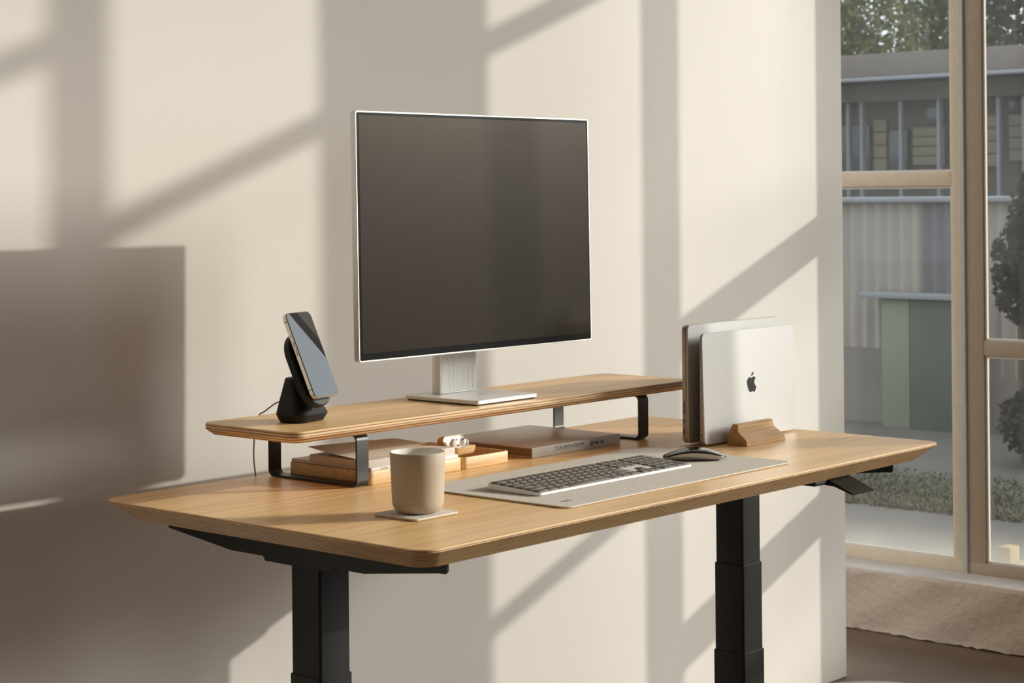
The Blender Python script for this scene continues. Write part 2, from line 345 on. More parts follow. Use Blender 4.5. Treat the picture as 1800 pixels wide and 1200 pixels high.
# ------------------------------------------------------------------ windows
XG = 3.385
def window(idx, y0, y1, bars, frame_m, stile=0.028, left=None, top=2.60):
    ls = left or stile
    t = bpy.data.objects.new('window_%d' % idx, None); C.objects.link(t); t.location = (XG, (y0+y1)/2, SZ+Z0); t['org'] = [XG, (y0+y1)/2, SZ]; t['kind'] = 'structure'
    b = BM()
    for a, c in ((y0, y0+ls), (y1-stile, y1)): add_box(b, XG, XG+0.028, a, c, SZ, top, 0.002)
    add_box(b, XG-0.002, XG+0.028, y0, y1, SZ, SZ+0.036, 0.002); add_box(b, XG, XG+0.028, y0, y1, top-0.04, top, 0.002)
    obj('frame', b, frame_m, t)
    for z, h in bars:
        b = BM(); add_box(b, XG, XG+0.026, y0+ls, y1-stile, z-h/2, z+h/2, 0.003); obj('glazing_bar', b, frame_m, t)
    b = BM(); w = 0.007
    edges = [SZ+0.036]+[e for z, h in sorted(bars) for e in (z-h/2, z+h/2)]+[top-0.04]
    for k in range(0, len(edges), 2):
        a, c = edges[k], edges[k+1]
        for q0, q1 in ((y0+ls, y0+ls+w), (y1-stile-w, y1-stile)): add_box(b, XG+0.010, XG+0.020, q0, q1, a, c)
        add_box(b, XG+0.010, XG+0.0195, y0+ls+w, y1-stile-w, a, a+w); add_box(b, XG+0.010, XG+0.0195, y0+ls+w, y1-stile-w, c-w, c)
    obj('putty_line', b, M['putty'], t)
    for k in range(0, len(edges), 2):
        b = BM(); add_box(b, XG+0.019, XG+0.022, y0+ls, y1-stile, edges[k], edges[k+1])
        g = obj('glass_pane', b, M['glass'], t)
    return t
window(1, 0.262, 1.15, ((0.523, 0.044), (1.75, 0.044)), M['paint'], 0.030)
window(2, -0.290, 0.243, ((0.009, 0.046), (1.30, 0.046)), M['paintshade'], 0.056)
window(3, -0.865, -0.297, ((-0.090, 0.104), (0.675, 0.093), (1.95, 0.05)), M['paint'], 0.032)
window(4, -1.398, -0.898, ((0.360, 0.034), (1.649, 0.046)), M['paint'], 0.032, left=0.022)
window(5, -2.181, -1.721, ((0.360, 0.034), (1.652, 0.040)), M['paint'], 0.022, left=0.028)
window(6, -3.72, -2.209, ((0.30, 0.042), (2.019, 0.042)), M['paint'], 0.027)
window(7, -4.85, -3.791, ((0.30, 0.042), (2.019, 0.042)), M['paint'], 0.027)
window(8, 1.18, 1.75, ((0.523, 0.044), (1.75, 0.044)), M['paint'], 0.028)
for i, (y0, y1) in enumerate(((0.2435, 0.2615), (-0.2967, -0.2903), (-0.8975, -0.8655), (-2.2085, -2.1815), (-3.7905, -3.7205), (1.1505, 1.1795))):
    b = BM(); w = (y1-y0)
    add_box(b, XG-0.010, XG+0.03, y0, y0+w*0.46, SZ, 2.60, 0.002); add_box(b, XG-0.006, XG+0.03, y0+w*0.54, y1, SZ, 2.60, 0.002); add_box(b, XG+0.002, XG+0.03, y0, y1, SZ, 2.60)
    struct('trim_%d' % (i+2), b, M['steelgrey'], (XG, y0, SZ))

b = BM(); add_box(b, XG-0.004, XG+0.018, -2.1525, -2.078, SZ+0.037, 1.22, 0.002); struct('trim_9', b, M['paint'], (XG, -2.1, SZ))  # added board, its shadow darkens the left part of the laptop lid

# ------------------------------------------------------------------ standing desk
L, D = 1.4433, 0.728
desk = thing('standing_desk', 'oak plywood standing desk with angled edges on black telescopic legs', 'desk', (L/2, -D/2, FL))
b = BM(); T = 0.0328; ins = 0.0337
loft(b, [ring_xy(rrect(0.0005, L-0.0005, -D+0.0005, -0.0005, 0.0325, 10), 0.0), ring_xy(rrect(0, L, -D, 0, 0.033, 10), -0.0008), ring_xy(rrect(0, L, -D, 0, 0.033, 10), -0.0045),
         ring_xy(rrect(ins, L-ins, -D+ins, -ins, 0.030, 10), -T)], mis=[0, 1, 1])
top = obj('tabletop', b, [M['oak'], M['ply_desk']], desk, ang=25)
def beam(x0, x1):
    b = BM()
    poly = [(-0.058, -0.0329), (-0.675, -0.0329), (-0.682, -0.037), (-0.682, -0.047), (-0.678, -0.051), (-0.665, -0.0515), (-0.513, -0.071), (-0.214, -0.071), (-0.060, -0.0525), (-0.055, -0.048), (-0.055, -0.036)]
    prism(b, poly, x0, x1); obj('crossbeam', b, M['black'], desk, ang=30)
beam(0.0920, 0.0955); beam(1.3310, 1.3345)
b = BM(); add_box(b, 0.0957, 1.3308, -0.345, -0.335, -0.068, -0.0335, 0.001); add_box(b, 0.0957, 1.3308, -0.425, -0.415, -0.068, -0.0335, 0.001); obj('spreader_rail', b, M['black'], desk)
b = BM(); prism(b, [(-0.285, -0.0715), (-0.29, -0.079), (-0.44, -0.079), (-0.445, -0.0715)], 0.0957, 0.176); obj('motor_plate', b, M['black'], desk)
b = BM(); prism(b, [(-0.285, -0.0715), (-0.29, -0.079), (-0.44, -0.079), (-0.445, -0.0715)], 1.2345, 1.3308); obj('motor_plate', b, M['black'], desk)
for x0, x1 in ((0.1088, 0.1718), (1.2385, 1.3010)):
    y0, y1 = -0.400, -0.3345
    t = BM(); slab(t, x0, x1, y0, y1, -0.26, -0.0715, 0.004, 3); leg = obj('leg', t, M['black'], desk)
    for g, za, zb in ((0.0022, -0.43, -0.2485), (0.0044, -0.84, -0.4215)):
        t = BM(); slab(t, x0-g, x1+g, y0-g, y1+g, za, zb, 0.004, 3, 0.001); obj('sleeve', t, M['black'], leg)
    t = BM(); prism(t, [(-0.70, FL+0.001), (-0.03, FL+0.001), (-0.03, FL+0.018), (-0.09, FL+0.03), (-0.64, FL+0.03), (-0.70, FL+0.018)], x0-0.006, x1+0.006); obj('foot', t, M['black'], leg)
# height paddle under the front edge
b = BM(); add_box(b, 1.045, 1.165, -0.690, -0.640, -0.0425, -0.0329, 0.002)
pad_ = obj('height_control', b, M['plastic'], desk)
b = BM(); prof = [(-0.66, -0.034), (-0.66, -0.0425), (-0.705, -0.0455), (-0.742, -0.0575), (-0.744, -0.0555), (-0.708, -0.040), (-0.69, -0.034)]
prism(b, prof, 1.085, 1.157); obj('lever', b, M['plastic'], pad_, ang=30)

# ------------------------------------------------------------------ shelf
sh = thing('desk_shelf', 'long oak plywood monitor shelf raised on black steel brackets', 'shelf', (0.72, -0.15, 0.0))
b = BM(); x0, x1, y0, y1, zt, zb = 0.178, 1.262, -0.270, -0.034, 0.109, 0.0898
loft(b, [ring_xy(rrect(x0+.0005, x1-.0005, y0+.0005, y1-.0005, 0.024, 8), zt), ring_xy(rrect(x0, x1, y0, y1, 0.0245, 8), zt-0.0008), ring_xy(rrect(x0, x1, y0, y1, 0.0245, 8), zt-0.010),
         ring_xy(rrect(x0+0.011, x1-0.011, y0+0.011, y1-0.011, 0.018, 8), zb)], mis=[0, 1, 1])
obj('shelf_board', b, [M['oak'], M['ply_shelf']], sh, ang=25)
for xa, xb in ((0.3364, 0.3630), (1.1068, 1.1358)):
    b = BM(); o_ = rrect(-0.248, -0.026, 0.0005, 0.0893, 0.012, 6); i_ = rrect(-0.2442, -0.0298, 0.0043, 0.0855, 0.0085, 6)
    vo = [[b.verts.new((x, y, z)) for y, z in o_] for x in (xa, xb)]; vi = [[b.verts.new((x, y, z)) for y, z in i_] for x in (xa, xb)]; n = len(o_)
    for k in range(n):
        j = (k+1) % n
        b.faces.new((vo[0][k], vo[0][j], vo[1][j], vo[1][k])); b.faces.new((vi[0][k], vi[1][k], vi[1][j], vi[0][j]))
        for s in (0, 1): b.faces.new((vo[s][k], vi[s][k], vi[s][j], vo[s][j]))
    obj('bracket', b, M['bracket'], sh, ang=40)

# ------------------------------------------------------------------ monitor
mon = thing('monitor', 'large dark-screened monitor with a thin silver frame and silver stand', 'monitor', (0.685, -0.15, 0.109))
MW, MH = 0.6233, 0.4292
mm = rot_about(Vector((0.3874, -0.2023, 0.2022)), -0.0076, -0.0111)
def mplate(x0, x1, z0, z1, y0, y1, r, bev=0):
    t = bmesh.new(); plate(t, x0, x1, z0, z1, y0, y1, r, 6, bev); b = BM(); merge(b, t, mm); return b
obj('housing', mplate(0, MW, 0, MH, 0, 0.0125, 0.005, 0.0006), M['aluw'], mon)
obj('screen_border', mplate(0.0027, MW-0.0027, 0.0027, MH-0.0027, -0.0004, 0.002, 0.003), M['bezel'], mon)
obj('display', mplate(0.0075, MW-0.0075, 0.0145, MH-0.0078, -0.0007, 0.002, 0.0006), M['screen'], mon)
b = BM(); t = bmesh.new(); plate(t, 0.21, 0.41, 0.10, 0.34, 0.0126, 0.03, 0.01, 4, 0.003); merge(b, t, mm); obj('rear_cover', b, M['aluw'], mon)
b = BM(); slab(b, 0.636, 0.806, -0.2445, -0.062, 0.1112, 0.1185, 0.008, 6, 0.0009); base = obj('stand_base', b, M['aluw'], mon)
b = BM(); slab(b, 0.640, 0.802, -0.2405, -0.066, 0.1091, 0.1112, 0.006, 5); obj('rubber_foot', b, M['rubber'], base)
b = BM(); add_box(b, 0.6765, 0.7748, -0.1168, -0.096, 0.1186, 0.43, 0.0015); col_ = obj('stand_column', b, M['aluw'], mon)
b = BM()
for k in range(34):
    xx = 0.6795+k*0.00283
    add_box(b, xx, xx+0.0014, -0.1175, -0.1167, 0.121, 0.40)
obj('speaker_mesh', b, M['aluw'], col_)
b = BM(); add_box(b, 0.700, 0.755, -0.1718, -0.1175, 0.38, 0.43, 0.004); obj('mount_arm', b, M['aluw'], mon)

# ------------------------------------------------------------------ phone charging stand and phone
PR, PT = 0.235, 0.407
PC = Vector((0.2915, -0.190, 0.2235))
st = thing('charging_stand', 'matte black wedge charging stand holding a tilted phone', 'charging stand', (0.297, -0.155, 0.109))
bc = Matrix.Translation((0.2975, -0.158, 0.1093)) @ Matrix.Rotation(0.19, 4, 'Z')
b = BM(); t = bmesh.new()
def rr_(w0, w1, d0, d1, r, z): return ring_xy(rrect(w0, w1, d0, d1, r, 5), z)
loft(t, [rr_(-0.0355, 0.0355, -0.023, 0.027, 0.016, 0), rr_(-0.0375, 0.0375, -0.025, 0.029, 0.018, 0.0012), rr_(-0.043, 0.043, -0.031, 0.033, 0.020, 0.0130), rr_(-0.0425, 0.0425, -0.029, 0.033, 0.020, 0.0155),
         rr_(-0.0325, 0.0370, -0.0185, 0.033, 0.016, 0.032), rr_(-0.0165, 0.030, 0.003, 0.033, 0.010, 0.058), rr_(-0.0085, 0.026, 0.011, 0.033, 0.007, 0.0705), rr_(-0.006, 0.0235, 0.0135, 0.031, 0.006, 0.072)])
merge(b, t, bc); obj('stand_body', b, M['plastic'], st, ang=24)
pm = Matrix.Translation(PC) @ Matrix.Rotation(PR, 4, 'Z') @ Matrix.Rotation(-PT, 4, 'X')   # local: x width, z height, -y outward
b = BM(); t = bmesh.new(); plate(t, -0.0385, 0.0405, -0.086, 0.044, 0.0145, 0.0285, 0.039, 14, 0.002); merge(b, t, pm); obj('charging_arm', b, M['plastic'], st)
b = BM(); t = bmesh.new(); plate(t, -0.028, 0.028, -0.03, 0.036, 0.0086, 0.0146, 0.028, 14, 0.001); merge(b, t, pm); obj('magnetic_pad', b, M['rubber'], st)
cab = [(0.3055, -0.134, 0.128), (0.318, -0.100, 0.134), (0.330, -0.060, 0.1315), (0.322, -0.034, 0.1145), (0.3135, -0.0285, 0.1075), (0.307, -0.027, 0.086), (0.3065, -0.024, 0.068), (0.3085, -0.020, 0.034), (0.3135, -0.019, 0.0012)]
b = BM(); tube(b, smooth_path(cab), 0.0013, 8); obj('cable', b, M['cable'], st)
ph = thing('smartphone', 'slim phone with steel edges leaning on the black charging stand', 'phone', tuple(PC))
PWd, PHt = 0.0735, 0.1508
b = BM(); t = bmesh.new(); plate(t, -PWd/2, PWd/2, -PHt/2, PHt/2, 0.0002, 0.0082, 0.0105, 8, 0.0009); merge(b, t, pm); fr_ = obj('steel_frame', b, M['phonesteel'], ph)
b = BM(); t = bmesh.new(); plate(t, -PWd/2+0.0011, PWd/2-0.0011, -PHt/2+0.0011, PHt/2-0.0011, -0.0003, 0.003, 0.0095, 8, 0.0002); merge(b, t, pm); obj('glass_front', b, M['phoneglass'], ph)
for za, zb in ((0.034, 0.0385), (0.0155, 0.0265), (0.001, 0.0125)):
    b = BM(); t = bmesh.new(); add_box(t, -PWd/2-0.0006, -PWd/2+0.001, 0.003, 0.0055, za, zb, 0.0004); merge(b, t, pm); obj('side_button', b, M['phonesteel'], ph)
for zz in (0.060, -0.060):
    b = BM(); t = bmesh.new(); add_box(t, -PWd/2-0.00015, -PWd/2+0.001, 0.0006, 0.0078, zz, zz+0.0011); merge(b, t, pm); obj('antenna_line', b, M['rubber'], ph)

# ------------------------------------------------------------------ trays
def tray(x0, x1, y0, y1, h, label, loc):
    t = thing('wooden_tray', label, 'tray', loc, 'oak trays under the shelf')
    b = BM(); w = 0.0045; z0 = 0.0004
    o_ = rrect(x0, x1, y0, y1, 0.009, 6); i_ = rrect(x0+w, x1-w, y0+w, y1-w, 0.006, 6)
    loft(b, [ring_xy(rrect(x0+.0006, x1-.0006, y0+.0006, y1-.0006, 0.0085, 6), z0), ring_xy(o_, z0+0.0008), ring_xy(o_, h-0.0006), ring_xy(rrect(x0+.0005, x1-.0005, y0+.0005, y1-.0005, 0.0085, 6), h),
             ring_xy(rrect(x0+w-.0005, x1-w+.0005, y0+w-.0005, y1-w+.0005, 0.0065, 6), h), ring_xy(i_, h-0.0006), ring_xy(i_, 0.005)])
    obj('tray_body', b, M['oaky'], t, ang=40); return t
tray(0.3660, 0.5945, -0.2475, -0.045, 0.0232, 'oak tray under the shelf holding the stacked books', (0.48, -0.146, 0))
tray(0.5985, 0.7205, -0.2475, -0.045, 0.0216, 'smaller oak tray right of the books, under the wooden earbud case', (0.66, -0.146, 0))

# ------------------------------------------------------------------ books in the tray
def stroke_strip(b, pts, w, fn):
    for (ax, az), (bx, bz) in zip(pts, pts[1:]):
        d = Vector((bx-ax, bz-az)); ln = d.length or 1e-6; d /= ln; nn = Vector((-d.y, d.x))*w/2; e = d*w*0.35
        q = [(ax-e.x+nn.x, az-e.y+nn.y), (bx+e.x+nn.x, bz+e.y+nn.y), (bx+e.x-nn.x, bz+e.y-nn.y), (ax-e.x-nn.x, az-e.y-nn.y)]
        f0 = [b.verts.new(fn(p, 0)) for p in q]; f1 = [b.verts.new(fn(p, 1)) for p in q]
        b.faces.new(f1)
        for k in range(4): b.faces.new((f0[k], f0[(k+1) % 4], f1[(k+1) % 4], f1[k]))
STK = {'T': [[(0, 1), (1, 1)], [(.5, 1), (.45, 0)]], 'R': [[(0, 0), (.05, 1), (.8, .9), (.8, .6), (.05, .5), (.95, 0)]], 'A': [[(0, 0), (.55, 1), (.95, 0)], [(.2, .4), (.8, .4)]],
       'U': [[(0, 1), (.05, .15), (.5, 0), (.9, .15), (.95, 1)]], 'M': [[(0, 0), (.15, 1), (.5, .35), (.85, 1), (1, 0)]], 'G': [[(.9, .85), (.45, 1), (.05, .6), (.1, .15), (.55, 0), (.9, .2), (.9, .45), (.5, .45)]],
       'E': [[(.85, 1), (.05, 1), (.05, 0), (.9, 0)], [(.05, .52), (.7, .52)]], 'B': [[(.05, 0), (.05, 1), (.7, .9), (.7, .6), (.05, .52), (.85, .4), (.8, .08), (.05, 0)]], 'C': [[(.9, .85), (.45, 1), (.05, .6), (.1, .15), (.55, 0), (.9, .15)]],
       'H': [[(.05, 0), (.05, 1)], [(.9, 0), (.9, 1)], [(.05, .5), (.9, .5)]], 'P': [[(.05, 0), (.05, 1), (.8, .9), (.8, .6), (.05, .48)]], 'N': [[(.05, 0), (.05, 1), (.9, 0), (.9, 1)]], 'K': [[(.05, 0), (.05, 1)], [(.85, 1), (.05, .45), (.9, 0)]],
       '0': [[(.5, 0), (.1, .25), (.1, .75), (.5, 1), (.85, .75), (.85, .25), (.5, 0)]], '8': [[(.5, .5), (.15, .75), (.5, 1), (.85, .75), (.5, .5), (.1, .25), (.5, 0), (.9, .25), (.5, .5)]], '.': [[(.4, 0), (.5, .08)]],
       'p': [[(.1, -.45), (.1, .7)], [(.1, .55), (.5, .7), (.85, .4), (.5, .02), (.1, .15)]], 'o': [[(.5, 0), (.1, .2), (.1, .5), (.5, .7), (.85, .5), (.85, .2), (.5, 0)]], 'u': [[(.1, .7), (.1, .15), (.5, 0), (.85, .15)], [(.85, .7), (.85, 0)]],
       'l': [[(.4, 1.1), (.4, 0)]], 'i': [[(.4, .7), (.4, 0)], [(.4, .95), (.4, 1.02)]], 'n': [[(.1, 0), (.1, .7)], [(.1, .5), (.5, .7), (.85, .5), (.85, 0)]], 'a': [[(.85, .7), (.85, 0)], [(.85, .5), (.5, .7), (.1, .35), (.5, 0), (.85, .2)]]}
def write_front(b, text, x, z, cw, h, y, w, slant=0.0, gap=0.25, depth=0.0002):
    for ch in text:
        if ch != ' ':
            for s in STK[ch]: stroke_strip(b, [(x+p[0]*cw+p[1]*h*slant, z+p[1]*h) for p in s], w, lambda p, k: (p[0], y-depth*k, p[1]))
        x += cw*(1+gap)*(0.45 if ch in '.il' else 1)
    return x
mg = thing('magazine', 'thin white magazine lying at the bottom of the books in the oak tray', 'magazine', (0.47, -0.165, 0.0233), 'reading matter in the oak tray')
b = BM(); add_box(b, 0.3715, 0.5850, -0.2455, -0.047, 0.0233, 0.0290, 0.0006); obj('cover', b, M['magwhite'], mg)
b = BM(); add_box(b, 0.3708, 0.3715, -0.2435, -0.049, 0.0237, 0.0286); obj('page_block', b, M['paper'], mg)
b = BM(); write_front(b, 'poulina', 0.3935, 0.0247, 0.0026, 0.0032, -0.2455, 0.00045); obj('spine_title', b, M['greyink'], mg)
bk = thing('linen_book', 'thick beige linen book on the white magazine, its cover curling up', 'book', (0.47, -0.165, 0.0291), 'reading matter in the oak tray')
b = BM(); add_box(b, 0.3655, 0.5785, -0.2395, -0.100, 0.0306, 0.0408); obj('page_block', b, M['paper'], bk)
b = BM()
# cover wraps bottom, spine and top
add_box(b, 0.3640, 0.5800, -0.2425, -0.098, 0.0291, 0.0306, 0.0003); add_box(b, 0.3640, 0.5800, -0.2430, -0.2395, 0.0291, 0.0422, 0.0006)
obj('spine', b, M['linen'], bk)
b = BM(); nx, ny = 24, 16; g0 = []; g1 = []
for i in range(nx+1):
    r0 = []; r1 = []
    for j in range(ny+1):
        u, v = i/nx, j/ny; x = 0.3640+0.216*u; y = -0.2425+0.1445*v
        z = 0.0411+0.0125*v**1.5*(0.35+0.65*(1-u)**0.8)
        r0.append(b.verts.new((x, y, z))); r1.append(b.verts.new((x, y, z+0.0010)))
    g0.append(r0); g1.append(r1)
for i in range(nx):
    for j in range(ny):
        b.faces.new((g0[i][j], g0[i][j+1], g0[i+1][j+1], g0[i+1][j])); b.faces.new((g1[i][j], g1[i+1][j], g1[i+1][j+1], g1[i][j+1]))
for i in range(nx):
    for j in (0, ny): b.faces.new((g0[i][j], g0[i+1][j], g1[i+1][j], g1[i][j]))
for j in range(ny):
    for i in (0, nx): b.faces.new((g0[i][j], g1[i][j], g1[i][j+1], g0[i][j+1]))
obj('front_cover', b, M['linen'], bk)

# ------------------------------------------------------------------ earbud case
ec = thing('earbud_case', 'open oak earbud case resting on the rims of the trays', 'earbud case', (0.615, -0.225, 0.0233))
bxc, byc = 0.6155, -0.2265
def rr2(w, d, r, z, dy=0): return ring_xy(rrect(bxc-w/2, bxc+w/2, byc+dy-d/2, byc+dy+d/2, r, 8), z)
b = BM(); loft(b, [rr2(0.038, 0.010, 0.0048, 0.0236), rr2(0.046, 0.015, 0.007, 0.0246), rr2(0.053, 0.0195, 0.009, 0.0272), rr2(0.0575, 0.0220, 0.0105, 0.0315), rr2(0.0592, 0.0228, 0.011, 0.0362), rr2(0.0596, 0.0230, 0.011, 0.0392), rr2(0.0565, 0.0200, 0.0098, 0.0392), rr2(0.0560, 0.0196, 0.0096, 0.0375)])
obj('case_base', b, M['oakbud'], ec)
b = BM(); loft(b, [rr2(0.0556, 0.0192, 0.0094, 0.0376), rr2(0.0556, 0.0192, 0.0094, 0.0383)]); obj('white_tray', b, M['white'], ec)
lm = rot_about(Vector((0.6085, -0.2145, 0.0393)), 0, -0.16)
b = BM(); t = bmesh.new()
def lr(w, h, r, y): return ring_xz([(x, z) for x, z in rrect(-w/2, w/2, 0.0+(0.0185-h)/2, 0.0185-(0.0185-h)/2, r, 8)][::-1], y)
loft(t, [lr(0.0500, 0.0150, 0.0070, 0.0030), lr(0.0510, 0.0160, 0.0075, 0.0), lr(0.0545, 0.0185, 0.0088, 0.0), lr(0.0545, 0.0185, 0.0088, 0.010), lr(0.051, 0.0165, 0.008, 0.016), lr(0.042, 0.012, 0.006, 0.019)]); merge(b, t, lm); lid = obj('case_lid', b, M['oakbud'], ec)
b = BM(); t = bmesh.new(); loft(t, [lr(0.0505, 0.0155, 0.0072, 0.0012), lr(0.0505, 0.0155, 0.0072, 0.0026)]); merge(b, t, lm); obj('lid_lining', b, M['white'], lid)
for k, (ex, lab) in enumerate(((0.597, 'white earbud sitting in the left half of the oak case'), (0.6205, 'white earbud sitting in the right half of the oak case'))):
    e = thing('earbud', lab, 'earbud', (ex, -0.2245, 0.0385), 'earbuds in the oak case')
    b = BM(); t = bmesh.new(); bmesh.ops.create_uvsphere(t, u_segments=24, v_segments=14, radius=1)
    merge(b, t, Matrix.Translation((ex, -0.2245, 0.0462)) @ Matrix.Rotation(0.25 if k else -0.25, 4, 'Y') @ Matrix.Diagonal((0.0066, 0.0058, 0.0078, 1))); bud = obj('bud_body', b, M['white'], e)
    b = BM(); t = bmesh.new(); bmesh.ops.create_uvsphere(t, u_segments=20, v_segments=12, radius=1)
    s = 1 if k == 0 else -1
    merge(b, t, Matrix.Translation((ex-s*0.0066, -0.2262, 0.0445)) @ Matrix.Diagonal((0.0040, 0.0052, 0.0060, 1))); obj('ear_tip', b, M['greytip'], e)
    b = BM(); t = bmesh.new(); add_box(t, -0.0030, 0.0030, -0.0010, 0.0010, -0.0008, 0.0008, 0.0003); merge(b, t, Matrix.Translation((ex+s*0.0012, -0.2280, 0.0512)) @ Matrix.Rotation(-0.35, 4, 'Y') @ Matrix.Rotation(0.5, 4, 'X')); obj('sensor', b, M['dark'], e)

# ------------------------------------------------------------------ large taupe book
tb = thing('hardcover_book', 'large flat taupe book with hand lettered spine under the shelf', 'book', (0.912, -0.132, 0.0))
b = BM(); add_box(b, 0.7815, 1.0435, -0.2485, -0.016, 0.0004, 0.0024, 0.0006); obj('back_cover', b, M['greycover'], tb)
b = BM(); add_box(b, 0.7815, 1.0435, -0.2485, -0.016, 0.0174, 0.0196, 0.0006); obj('front_cover', b, M['greycover'], tb)
b = BM(); add_box(b, 0.7822, 1.0428, -0.2460, -0.020, 0.0024, 0.0174); obj('page_block', b, M['pagesbrown'], tb)
b = BM(); add_box(b, 0.7815, 1.0435, -0.2492, -0.2462, 0.0004, 0.0196, 0.0008); obj('spine', b, M['spine'], tb)
b = BM(); x = 0.8425
for i, ch in enumerate('TRAUMTAGEBUCH'):
    cw = 0.0072-0.00030*i if i < 8 else 0.0047; h = 0.0068-0.00014*i
    write_front(b, ch, x, 0.0084+0.00012*i, cw, h, -0.2492, 0.00075, 0.18); x += cw*1.22
obj('spine_title', b, M['ink'], tb)
b = BM(); write_front(b, 'M', 0.9510, 0.0072, 0.0066, 0.0064, -0.2492, 0.0013, 0.2); stroke_strip(b, [(0.9505, 0.0064), (0.9582, 0.0064)], 0.0011, lambda p, k: (p[0], -0.2492-0.0002*k, p[1]))
write_front(b, '.PNK', 0.9600, 0.0078, 0.0042, 0.0052, -0.2492, 0.0008, 0.2); write_front(b, '08', 0.9815, 0.0078, 0.0044, 0.0052, -0.2492, 0.0011, 0.2)
stroke_strip(b, [(0.8385, 0.0050), (0.8425, 0.0072), (0.9450, 0.0068)], 0.00025, lambda p, k: (p[0], -0.2492-0.0002*k, p[1]))
obj('spine_note', b, M['ink'], tb)

# ------------------------------------------------------------------ desk mat, coaster, mug
mt = thing('desk_mat', 'wide grey felt desk mat under the keyboard and mouse', 'desk mat', (0.71, -0.49, 0.0))
b = BM(); loft(b, [ring_xy(rrect(0.3895, 1.0230, -0.6565, -0.3310, 0.016, 6), 0.0003), ring_xy(rrect(0.3895, 1.0230, -0.6565, -0.3310, 0.016, 6), 0.0009)]); obj('cork_backing', b, M['feltbrown'], mt)
b = BM(); slab(b, 0.3892, 1.0233, -0.6568, -0.3307, 0.0009, 0.0030, 0.016, 6, 0.0004); obj('felt_top', b, M['felt'], mt)
b = BM()
for tri in (((0.4235, -0.6130), (0.4312, -0.6245), (0.4372, -0.6125)), ((0.4390, -0.6100), (0.4408, -0.6228), (0.4424, -0.6226), (0.4460, -0.6110))):
    prism(b, tri, 0.0030, 0.0032, 'z')
obj('printed_mark', b, M['greyink'], mt)
co = thing('coaster', 'square grey felt coaster under the beige mug', 'coaster', (0.208, -0.508, 0.0))
b = BM(); loft(b, [ring_xy(rrect(0.1615, 0.2545, -0.5540, -0.4630, 0.006, 5), 0.0003), ring_xy(rrect(0.1615, 0.2545, -0.5540, -0.4630, 0.006, 5), 0.0012)]); obj('cork_backing', b, M['feltbrown'], co)
b = BM(); slab(b, 0.1612, 0.2548, -0.5543, -0.4627, 0.0012, 0.0040, 0.006, 5, 0.0004); obj('felt_top', b, M['felt'], co)
mu = thing('mug', 'handleless beige mug with pale glazed inside on the felt coaster', 'mug', (0.2115, -0.5095, 0.004))
z = 0.0041; R = 0.0424; prof = [(0.0, z), (0.024, z), (0.0265, z+0.0006)]
for k in range(1, 10):
    a = math.radians(90*k/9); prof.append((0.0265+(0.0395-0.0265)*math.sin(a), z+0.018-0.0174*math.cos(a)))
prof += [(0.0405, z+0.04), (0.0416, z+0.07), (R, z+0.0905), (R-0.0004, z+0.0918)]
b = BM(); lathe(b, prof+[(R-0.0012, z+0.0924)], 0.2115, -0.5095, caps=False); obj('outer_body', b, M['ceramic'], mu)
pin = [(R-0.0012, z+0.0924), (R-0.0026, z+0.0915), (R-0.0034, z+0.088), (0.0380, z+0.05), (0.0365, z+0.025), (0.030, z+0.010), (0.015, z+0.006), (0.0, z+0.0055)]
b = BM(); lathe(b, pin, 0.2115, -0.5095, caps=False); obj('glazed_inside', b, M['glaze'], mu)

# ------------------------------------------------------------------ keyboard
kb = thing('keyboard', 'full size silver keyboard with dark keys on the felt mat', 'keyboard', (0.65, -0.499, 0.003))
KX, KY, KW, KD = 0.4403, -0.5562, 0.4187, 0.1149
def kz(y): return 0.0082+0.0060*(y-KY)/KD      # sloping top face
kpl = rrect(KX, KX+KW, KY, KY+KD, 0.009, 6)
b = BM(); loft(b, [[(x, y, 0.0034) for x, y in rrect(KX+.001, KX+KW-.001, KY+.001, KY+KD-.001, 0.008, 6)], [(x, y, 0.0045) for x, y in kpl], [(x, y, kz(y)-0.0008) for x, y in kpl], [(x, y, kz(y)) for x, y in rrect(KX+.0008, KX+KW-.0008, KY+.0008, KY+KD-.0008, 0.0082, 6)]])
obj('keyboard_body', b, M['aluw'], kb)
P = 0.01858; rows = []
def row(r, ws, x0=0.0): 
    x = x0; out = []
    for w in ws:
        if w > 0: out.append((x, w, r, 1.0))
        x += abs(w)
    return out
keys = []
keys += row(0, [1.5]+[1]*13+[-.25, 1, 1, 1, -.25, 1, 1, 1, 1]); keys += row(1, [1]*13+[1.5, -.25, 1, 1, 1, -.25, 1, 1, 1, 1]); keys += row(2, [1.5]+[1]*13+[-.25, 1, 1, 1, -.25, 1, 1, 1, 1])
keys += row(3, [1.75]+[1]*11+[1.75, -3.5, 1, 1, 1, 1]); keys += row(4, [2.25]+[1]*10+[2.25, -1.25, 1, -1.25, 1, 1, 1]); keys.append((21.0, 1, 4.5, 2.0)); keys += row(5, [1.5, 1.25, 1.5, 6, 1.5, 1.25, 1.5, -.25, 1, 1, 1, -.25, 2, 1])
ky_top = KY+KD-0.0046; PY = 0.0178
sl = Matrix.Rotation(math.atan(0.0060/KD), 4, 'X')
def keybm(b, k):
    x, w, r, hh = k; cx = KX+0.0048+(x+w/2)*P; ysz = PY*hh-0.0024
    cy = ky_top-(r+0.5)*PY
    t = bmesh.new(); add_box(t, -(w*P-0.0024)/2, (w*P-0.0024)/2, -ysz/2, ysz/2, 0.0, 0.0017, 0.0007, 2)
    merge(b, t, Matrix.Translation((cx, cy, kz(cy)+0.0002)) @ sl)
order = sorted(keys, key=lambda k: (k[0]+k[2]*-1.2))      # nearest the lens first
for k in order[:100]:
    b = BM(); keybm(b, k); obj('key', b, M['key'], kb)
b = BM()
for k in order[100:]: keybm(b, k)
